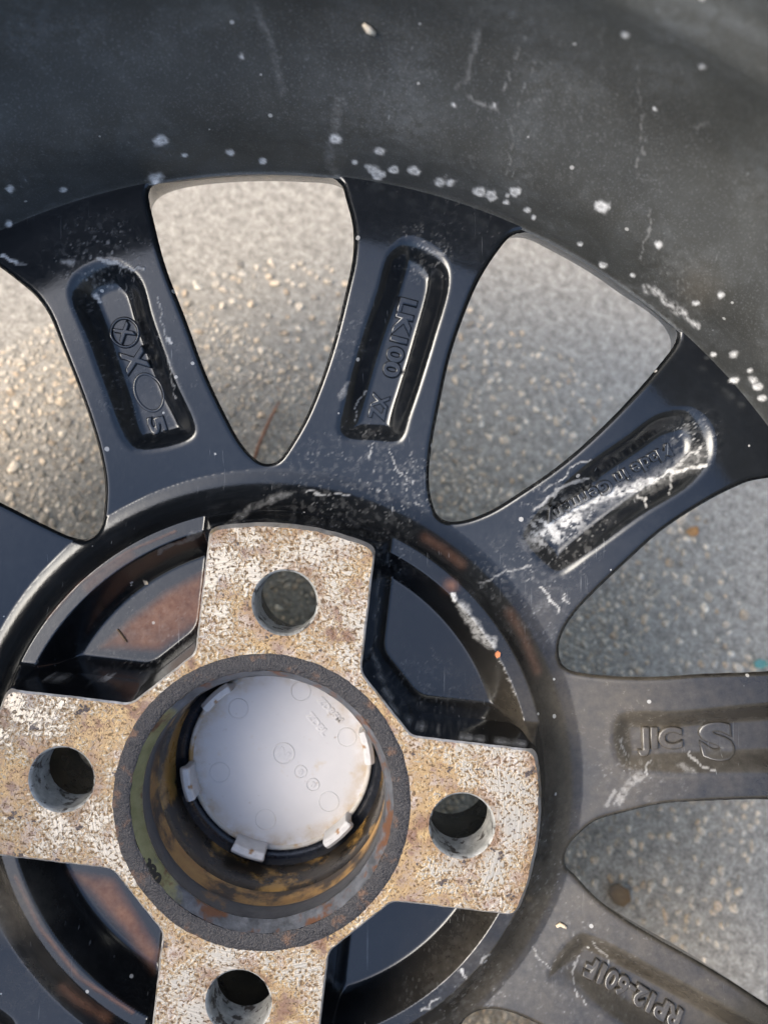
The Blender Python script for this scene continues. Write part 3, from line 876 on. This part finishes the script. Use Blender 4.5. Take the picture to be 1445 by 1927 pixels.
# ------------------------------------------------------------------ cast lettering
def text_mesh(body, size, extrude, bevel, outline_only=False, space=1.0):
    cu = bpy.data.curves.new('lettering', 'FONT')
    cu.body = body; cu.size = size; cu.extrude = extrude; cu.bevel_depth = bevel; cu.bevel_resolution = 2
    cu.resolution_u = 5; cu.space_character = space; cu.offset = .012
    if outline_only:
        cu.fill_mode = 'NONE' if False else 'BOTH'
    o = bpy.data.objects.new('tmp_text', cu); COL.objects.link(o)
    bpy.context.view_layer.update()
    dg = bpy.context.evaluated_depsgraph_get()
    me = bpy.data.meshes.new_from_object(o.evaluated_get(dg))
    bpy.data.objects.remove(o); bpy.data.curves.remove(cu)
    return me
def surf_z(x, y):                                # height of the casting, read back from its grid
    fx = (np.atleast_1d(np.asarray(x, float)) - g[0]) / STEP; fy = (np.atleast_1d(np.asarray(y, float)) - g[0]) / STEP
    i = np.clip(fx.astype(int), 0, n_g - 2); j = np.clip(fy.astype(int), 0, n_g - 2)
    fx = fx - i; fy = fy - j
    return (GZ[i, j] * (1 - fx) + GZ[i + 1, j] * fx) * (1 - fy) + (GZ[i, j + 1] * (1 - fx) + GZ[i + 1, j + 1] * fx) * fy
def px_on(px, py, fn=surf_z):
    z = -15.0
    for _ in range(10):
        x, y = from_px(px, py, z); z = float(fn(x, y)[0])
    return x, y, z
def place_text(body, p0, p1, height_px, parent, mat, name='cast_lettering', raise_mm=1.15, bold=.16, zfix=None, fn=surf_z, attrs=None):
    """lay raised lettering along p0 -> p1 (photo points of the baseline-middle line) on the surface"""
    if zfix is None:
        a = np.array(px_on(*p0, fn)[:2]); b = np.array(px_on(*p1, fn)[:2])
        zc = px_on((p0[0] + p1[0]) / 2, (p0[1] + p1[1]) / 2, fn)[2]
    else:
        a = np.array(from_px(*p0, zfix)); b = np.array(from_px(*p1, zfix)); zc = zfix
    Hmm = height_px * (Z_HUB - zc) / F_PX
    me = text_mesh(body, 1.0, .05, .055)
    n = len(me.vertices); co = np.empty(n * 3); me.vertices.foreach_get('co', co); co = co.reshape(-1, 3)
    lo, hi = co.min(0), co.max(0)
    u = (co[:, 0] - lo[0]) / (hi[0] - lo[0]); v = (co[:, 1] - lo[1]) / max(hi[1] - lo[1], 1e-6) - .5; w = (co[:, 2] - lo[2]) / (hi[2] - lo[2])
    d = b - a; L = np.linalg.norm(d); d /= L; up = np.array([-d[1], d[0]])
    xy = a + np.outer(u * L, d) + np.outer(v * Hmm, up)
    zb = fn(xy[:, 0], xy[:, 1]) if zfix is None else zfix
    z = zb - raise_mm * .6 + w * raise_mm * 1.6
    me.vertices.foreach_set('co', (np.c_[xy, z] * MM).ravel()); me.update()
    if zfix is None:                             # the letters carry the same painted tan reflection and oxide as the floor they stand on
        lx_, ly_ = to_px(xy[:, 0], xy[:, 1], z)
        w_, t_ = stain_reflection_fields(lx_, ly_)
        for nm_, a_ in (('white', w_ * .3), ('tan', t_)):
            at_ = me.attributes.new(nm_, 'FLOAT', 'POINT'); at_.data.foreach_set('value', a_.astype(np.float32))
    o = link(name, me, mat, parent)
    return o
place_text('LK100', (770, 563), (733, 712), 36, parts[1], M_LETTER)
place_text('XZ', (719, 741), (707, 791), 34, parts[1], M_LETTER, raise_mm=1.0)
place_text('Made in Germany', (1258, 842), (1026, 978), 36, parts[2], M_LETTER)
place_text('JIC', (1196, 1393), (1282, 1393), 54, parts[3], M_LETTER)
place_text('S', (1313, 1393), (1379, 1390), 68, parts[3], M_LETTER, raise_mm=.8)
place_text('RP12-601F', (1276, 1915), (1100, 1812), 40, parts[4], M_LETTER)
place_text('X', (226, 610), (246, 642), 32, parts[0], M_LETTER)
place_text('X', (247, 656), (265, 702), 46, parts[0], M_LETTER)
place_text('5', (291, 783), (301, 816), 34, parts[0], M_LETTER, raise_mm=.7)
def ring_mark(cx, cy, rx_px, ry_px, tube, parent, mat, ang=0, name='cast_ring', zfix=None, h=.5, fn=surf_z):
    n, mth = 56, 8
    if zfix is None: x0, y0, z0 = px_on(cx, cy, fn)
    else: x0, y0 = from_px(cx, cy, zfix); z0 = zfix
    k = (Z_HUB - z0) / F_PX
    V, Fc = [], []
    ca_, sa_ = math.cos(R(ang)), math.sin(R(ang))
    for i in range(n):
        t = 2 * math.pi * i / n
        for j in range(mth):
            p = math.pi * 2 * j / mth
            rx = rx_px * k + tube * math.cos(p); ry = ry_px * k + tube * math.cos(p)
            ex_, ey_ = rx * math.cos(t), ry * math.sin(t)
            V.append((x0 + ex_ * ca_ - ey_ * sa_, y0 + ex_ * sa_ + ey_ * ca_, h * math.sin(p)))
    V = np.array(V)
    V[:, 2] += (fn(V[:, 0], V[:, 1]) if zfix is None else zfix)
    for i in range(n):
        for j in range(mth):
            Fc.append((i * mth + j, ((i + 1) % n) * mth + j, ((i + 1) % n) * mth + (j + 1) % mth, i * mth + (j + 1) % mth))
    return link(name, mesh_np(name, V, Fc), mat, parent)
ring_mark(236, 626, 25, 26, .45, parts[0], M_LETTER, h=.5)
ring_mark(281, 739, 25, 35, .4, parts[0], M_LETTER, ang=20, h=.16)

# stamp on the chamfer of the bore
M_STAMP = simple('stamp_ink', (.015, .014, .012), (.03, .026, .02), 300, .6)
def cham_z(x, y):
    r = np.hypot(x, y); return np.clip(-.25 - (32.7 - r) * 1.62, -3.4, -.1)
place_text('1090', (263, 1606), (300, 1662), 12, bore, M_STAMP, 'stamped_number', .10, fn=lambda x, y: cham_z(np.atleast_1d(x), np.atleast_1d(y)))

# ------------------------------------------------------------------ centre cap (a thing of its own, clipped into the bore)
cap = bpy.data.objects.new('centre_cap', None); COL.objects.link(cap)
cap.location = (0, 0, (GROUND - 34.0) * MM)
tag(cap, 'white plastic centre cap with clips, seen from behind inside the hub bore', 'wheel cap')
CZ = 34.0                                        # cap parts are modelled with z = 0 at its back face
def cz(P): return [(r_, z_) for r_, z_ in P]
rows = []
n = 160
t = np.linspace(0, 2 * math.pi, n, endpoint=False)
pr = [(25.4, .0), (25.0, -.12), (20, -.12), (12, -.06), (5, -.02), (.6, 0)]
V = np.concatenate([np.c_[r_ * np.sin(t), r_ * np.cos(t), np.full(n, z_)] for r_, z_ in pr]); fs = []
for a in range(len(pr) - 1):
    for k in range(n): fs.append((a * n + k, a * n + (k + 1) % n, (a + 1) * n + (k + 1) % n, (a + 1) * n + k))
fs.append(tuple((len(pr) - 1) * n + k for k in range(n)))
link('cap_plate', mesh_np('cap_plate', V, fs), M_CAP, cap)
pr = [(26.7, -1.5), (26.7, .2), (26.5, .45), (26.0, .5), (25.6, .35), (25.4, 0)]
V = np.concatenate([np.c_[r_ * np.sin(t), r_ * np.cos(t), np.full(n, z_)] for r_, z_ in pr]); fs = []
for a in range(len(pr) - 1):
    for k in range(n): fs.append((a * n + k, a * n + (k + 1) % n, (a + 1) * n + (k + 1) % n, (a + 1) * n + k))
link('cap_rim', mesh_np('cap_rim', V, fs), M_CAPRIM, cap)
def clip_mesh():
    bm = bmesh.new()
    half, n = 10.4, 9
    sec = [(24.9, -.3), (24.7, 2.5), (24.8, 6.8), (25.2, 7.6), (26.6, 7.6), (27.6, 6.6), (27.7, 5.6), (26.9, 4.6), (26.6, 2.0), (26.7, -.3)]
    rings = []
    for k in range(n):
        a = R(-half + 2 * half * k / (n - 1))
        rings.append([bm.verts.new((r_ * math.sin(a) * MM, r_ * math.cos(a) * MM, z_ * MM)) for r_, z_ in sec])
    for k in range(n - 1):
        for j in range(len(sec)):
            j2 = (j + 1) % len(sec)
            bm.faces.new((rings[k][j], rings[k][j2], rings[k + 1][j2], rings[k + 1][j]))
    bm.faces.new(rings[0]); bm.faces.new(rings[-1][::-1])
    bmesh.ops.recalc_face_normals(bm, faces=bm.faces)
    bmesh.ops.bevel(bm, geom=[e for e in bm.edges if e.calc_face_angle(0) > .9], offset=.00025, segments=2, affect='EDGES')
    me = bpy.data.meshes.new('clip'); bm.to_mesh(me); bm.free()
    return me
cm = clip_mesh()
cm.materials.append(M_CLIP)
for k in range(6):
    o = bpy.data.objects.new('clip', cm); COL.objects.link(o); o.parent = cap
    o.rotation_euler = (0, 0, -R(18.5 + 60 * k))
def cap_part(o):
    o.location = (0, 0, 34.0 * MM); return o
for cx_, cy_, rp in [(448.8,1333.7,18.5),(566,1301,18),(652.5,1387.7,17.5),(413.7,1453.8,18.5),(618.8,1509,18.5),(499.5,1542.8,19)]:
    cap_part(ring_mark(cx_, cy_, rp, rp, .16, cap, M_CAP, name='ejector_mark', zfix=-34.08, h=.10))
cap_part(ring_mark(533.8, 1417.9, 19.5, 19.5, .22, cap, M_CAP, name='emblem_ring', zfix=-34.0, h=.16))
for cx_, cy_ in ((565.6, 1452.4), (588.6, 1476.7)):
    cap_part(ring_mark(cx_, cy_, 11.5, 11.5, .18, cap, M_CAP, name='date_dial', zfix=-34.02, h=.14))
cap_part(place_text('ZDB6M', (601, 1314), (643, 1358), 15, cap, M_CAP, 'moulded_code', .16, zfix=-34.08))
cap_part(place_text('ZDBL', (580, 1342), (614, 1382), 15, cap, M_CAP, 'moulded_code', .16, zfix=-34.08))
cap_part(place_text('N', (525, 1411), (542, 1425), 18, cap, M_CAP, 'moulded_emblem', .16, zfix=-34.02))
for cx_, cy_ in ((565.6, 1452.4), (588.6, 1476.7)):
    cap_part(place_text('8', (cx_ - 4, cy_ - 3), (cx_ + 4, cy_ + 3), 12, cap, M_CAP, 'dial_mark', .14, zfix=-34.03))

# ------------------------------------------------------------------ asphalt aggregate
def stone_shape(seed):
    r_ = np.random.default_rng(seed)
    bm = bmesh.new()
    bmesh.ops.create_icosphere(bm, subdivisions=2, radius=1.0)
    planes = []
    planes.append((np.array((0, 0, 1.)), r_.uniform(.30, .5)))
    for _ in range(9):
        d = r_.normal(size=3); d /= np.linalg.norm(d); planes.append((d, r_.uniform(.35, .80)))
    for v in bm.verts:
        p = np.array(v.co)
        for d, h in planes:
            s = p @ d
            if s > h: p = p - d * (s - h) * .96
        p *= 1 + r_.normal() * .03
        v.co = p
    co = np.array([v.co for v in bm.verts]); fc = np.array([[v.index for v in f.verts] for f in bm.faces])
    bm.free()
    return co, fc
SH = [stone_shape(s) for s in range(10)]
# scatter by dart throwing on a coarse grid, larger stones first
pos = []
cell = 3.0
occ = {}
def try_add(x, y, s):
    ci, cj = int(x // cell), int(y // cell)
    for a in range(-2, 3):
        for b in range(-2, 3):
            for (qx, qy, qs) in occ.get((ci + a, cj + b), ()):
                if (qx - x) ** 2 + (qy - y) ** 2 < (.74 * (qs + s)) ** 2: return False
    occ.setdefault((ci, cj), []).append((x, y, s)); pos.append((x, y, s)); return True
for size, tries in (((1.9, 2.7), 1500), ((1.4, 1.9), 9000), ((.9, 1.4), 40000), ((.55, .9), 80000)):
    X = rng.uniform(-185, 185, tries); Y = rng.uniform(-185, 185, tries); S_ = rng.uniform(*size, tries)
    for x, y, s in zip(X, Y, S_):
        r_ = math.hypot(x, y)
        if r_ > 184 or r_ < 30: continue
        if s < 1.6:
            px__, py__ = to_px(x, y, -GROUND - g_drop(x, y))
            if not (-60 < px__ < 1500 and -60 < py__ < 1990): continue
        try_add(x, y, s)
pos = np.array(pos)
# which stones show through the openings of the photograph?
ppx, ppy = to_px(pos[:, 0], pos[:, 1], -GROUND - g_drop(pos[:, 0], pos[:, 1]))
sx_, sy_ = from_px(ppx, ppy, -10.0)
vis = np.zeros(len(pos), bool)
for P in WIN[:6]:
    vis |= sdf_poly(sx_, sy_, P, 1.0) < -2.0
vis &= (ppx > 6) & (ppx < 1440) & (ppy > 6) & (ppy < 1920)
order = np.argsort(-pos[:, 2] * vis)
single = set(order[:300].tolist())
pal = np.array(PAL)
pw_ = np.array([.24, .14, .15, .16, .06, .08, .08, .09])
tone = rng.choice(len(PAL), len(pos), p=pw_)
def stone_tf(i):
    x, y, s = pos[i]
    th = rng.uniform(0, 2 * math.pi)
    sc = np.array([s * rng.uniform(.85, 1.35), s * rng.uniform(.7, 1.05), s * rng.uniform(.5, .8)])
    sink = -GROUND + sc[2] * rng.uniform(-.26, .02)
    return x, y, sink, th, sc, rng.uniform(-.16, .16), rng.uniform(-.16, .16)
shape_me = {}
Vs, Fs, Cs = [], [], []
off_n = 0
for i in range(len(pos)):
    x, y, zc, th, sc, tx, ty = stone_tf(i)
    co, fc = SH[i % 10]
    M3 = np.array(Matrix.Rotation(th, 3, 'Z') @ Matrix.Rotation(tx, 3, 'X') @ Matrix.Rotation(ty, 3, 'Y'))
    if i in single:
        key = (i % 10, int(tone[i]))
        if key not in shape_me:
            me = mesh_np('stone', co, fc); me.materials.append(M_STONE[key[1]])
            me.polygons.foreach_set('use_smooth', np.zeros(len(me.polygons), dtype=bool))
            shape_me[key] = me
        o = bpy.data.objects.new('stone', shape_me[key]); COL.objects.link(o); o.parent = ground
        o.location = (x * MM, y * MM, (zc + GROUND) * MM)
        o.rotation_euler = (tx, ty, th); o.scale = tuple(sc)
        continue
    V = (co * sc) @ M3.T + np.array([x, y, zc + GROUND])
    if pos[i, 2] < 1.0:                          # the smallest need fewer faces, they are dust to the lens
        pass
    Vs.append(V); Fs.append(fc + off_n); off_n += len(co)
    c = pal[tone[i]] * rng.uniform(.8, 1.2)
    Cs.append(np.repeat(np.r_[c, 1.0][None], len(co), 0))
me = mesh_np('aggregate', np.concatenate(Vs), np.concatenate(Fs))
at = me.attributes.new('stone_color', 'FLOAT_COLOR', 'POINT')
at.data.foreach_set('color', np.concatenate(Cs).astype(np.float32).ravel())
agg = link('aggregate', me, M_STONES, ground, False)
tag(agg, None, None, None, 'stuff')

# ------------------------------------------------------------------ small debris, each a thing of its own
def tube_obj(name, P, rads, mat, label, cat, n=8):
    P = np.asarray(P, float); V, Fc = [], []
    for i, p in enumerate(P):
        tdir = P[min(i + 1, len(P) - 1)] - P[max(i - 1, 0)]; tdir /= np.linalg.norm(tdir)
        a = np.cross(tdir, (0, 0, 1.)); a /= np.linalg.norm(a) + 1e-9; b = np.cross(a, tdir)
        for j in range(n):
            q = 2 * math.pi * j / n
            V.append(p + (a * math.cos(q) + b * math.sin(q)) * rads[i])
    for i in range(len(P) - 1):
        for j in range(n):
            Fc.append((i * n + j, i * n + (j + 1) % n, (i + 1) * n + (j + 1) % n, (i + 1) * n + j))
    Fc.append(tuple(range(n))[::-1]); Fc.append(tuple((len(P) - 1) * n + j for j in range(n)))
    o = wz(link(name, mesh_np(name, V, Fc), mat)); tag(o, label, cat); return o
M_TWIG = simple('dry_twig', (.19, .075, .035), (.30, .135, .07), 500, .7)
def gz_at(px, py, up):
    z = -60.0
    for _ in range(12):
        x, y = from_px(px, py, z); z = -GROUND - float(g_drop(x, y)) + up
    return z
def gp(px, py, up=2.2):
    z = gz_at(px, py, up); return (*from_px(px, py, z), z)
tw = [gp(478, 868), gp(486, 840), gp(497, 815), gp(508, 790), gp(519, 768), gp(526, 756)]
tube_obj('pine_needle', tw, [.55, .62, .62, .58, .5, .3], M_TWIG, 'thin rust-brown pine needle on the asphalt behind the topmost wheel opening', 'pine needle')

def flake(name, outline_px, z, thick, mat, label, cat, curl=.4, fn=None):
    P = np.array(outline_px, float); c = P.mean(0); rings = []
    V = []
    lv = [0.0, .5, 1.0]
    n = len(P)
    def pt(p, k):
        if fn is None: x, y = from_px(*p, z); zz = z
        else: x, y, zz = px_on(*p, fn); zz += .25
        return x, y, zz + curl * k * k * math.sin(3 * (p[0] + p[1]) / 40)
    for side in (1, -1):
        for k in lv[1:]:
            for p in P:
                x, y, zz = pt(c + (p - c) * k, k); V.append((x, y, zz + side * thick / 2))
        x, y, zz = pt(c, 0); V.append((x, y, zz + side * thick / 2))
    m_ = 2 * n + 1; Fc = []
    for s in (0, 1):
        b = s * m_
        for j in range(n):
            j2 = (j + 1) % n
            q = (b + j, b + j2, b + n + j2, b + n + j); tr = (b + 2 * n, b + j2, b + j)
            Fc += [q if s else q[::-1], tr if s else tr[::-1]]
    for j in range(n):
        j2 = (j + 1) % n
        Fc.append((n + j, n + j2, m_ + n + j2, m_ + n + j))
    o = wz(link(name, mesh_np(name, V, Fc), mat)); tag(o, label, cat); return o
M_LEAF = simple('orange_leaf', (.42, .19, .05), (.60, .32, .12), 400, .7)
flake('leaf_scrap', [(1288,1001),(1298,992),(1311,990),(1315,1000),(1311,1008),(1300,1009)], gz_at(1300, 1000, 2.2), .35, M_LEAF, 'small orange leaf scrap on the asphalt in the right upper opening', 'leaf')
M_BLEAF = simple('brown_leaf', (.13, .085, .045), (.22, .155, .085), 300, .75)
flake('debris_scrap', [(1148,1668),(1165,1664),(1182,1674),(1186,1694),(1172,1706),(1154,1700),(1144,1684)], gz_at(1165, 1685, 1.6), .6, M_BLEAF, 'dull brown scrap on the asphalt just above the lower right spoke', 'debris')
M_TEAL = simple('teal_glass', (.10, .28, .24), (.16, .36, .31), 300, .25)
flake('glass_chip', [(1418,1246),(1428,1240),(1440,1243),(1444,1252),(1432,1258),(1420,1256)], gz_at(1430, 1250, 2.0), 1.0, M_TEAL, 'tiny teal glass chip on the asphalt at the right edge', 'glass chip', .1)
def barrel_z(x, y):
    r = np.atleast_1d(np.hypot(x, y))
    return np.interp(r, pc_[:60, 0], pc_[:60, 1])
# a dry chip of straw caught on the barrel
def barrel_px(px, py):
    lo, hi = -2.0, 60.0
    for _ in range(50):
        mid = (lo + hi) / 2
        x, y = from_px(px, py, mid)
        if math.hypot(x, y) > np.interp(mid, pc_[:200, 1], pc_[:200, 0]): lo = mid
        else: hi = mid
    return np.array((x, y, mid))
M_STRAW = simple('dry_straw', (.62, .50, .33), (.78, .70, .54), 500, .6)
p0, p1 = barrel_px(684, 42), barrel_px(706, 60)
inw = np.array([-p0[0], -p0[1], 60.]); inw /= np.linalg.norm(inw)
tube_obj('straw_chip', [p0 + inw * .5, (p0 + p1) / 2 + inw * .8, p1 + inw * .5], [.35, .75, .45], M_STRAW, 'pale straw chip stuck high on the black barrel', 'straw')
q = [px_on(1046, 1742), px_on(1053, 1738), px_on(1059, 1741), px_on(1065, 1745)]
tube_obj('plant_fibre', [(x, y, z + .4) for x, y, z in q], [.4, .55, .5, .35], M_STRAW, 'tiny curled straw-coloured fibre at the foot of the lowest right spoke', 'fibre')
q = [px_on(222, 1184), px_on(232, 1197), px_on(240, 1208)]
tube_obj('grass_stalk', [(x, y, z + .35) for x, y, z in q], [.22, .28, .2], M_BLEAF, 'short dark dry stalk lying in the brown upper left hub pocket', 'stalk')
M_RUSTC = simple('rust_crumb', (.42, .15, .06), (.55, .22, .10), 900, .9)
flake('rust_crumb', [(931,1228),(936,1224),(941,1228),(940,1235),(934,1238),(930,1233)], 0, .8, M_RUSTC, 'bright orange rust crumb on the ridge of the upper right hub pocket', 'rust crumb', .2, fn=surf_z)
flake('paint_flake', [(271,1092),(278,1093),(280,1099),(274,1101)], 0, .4, M_STRAW, 'tiny cream flake on the slope of the upper left hub pocket', 'flake', .2, fn=surf_z)
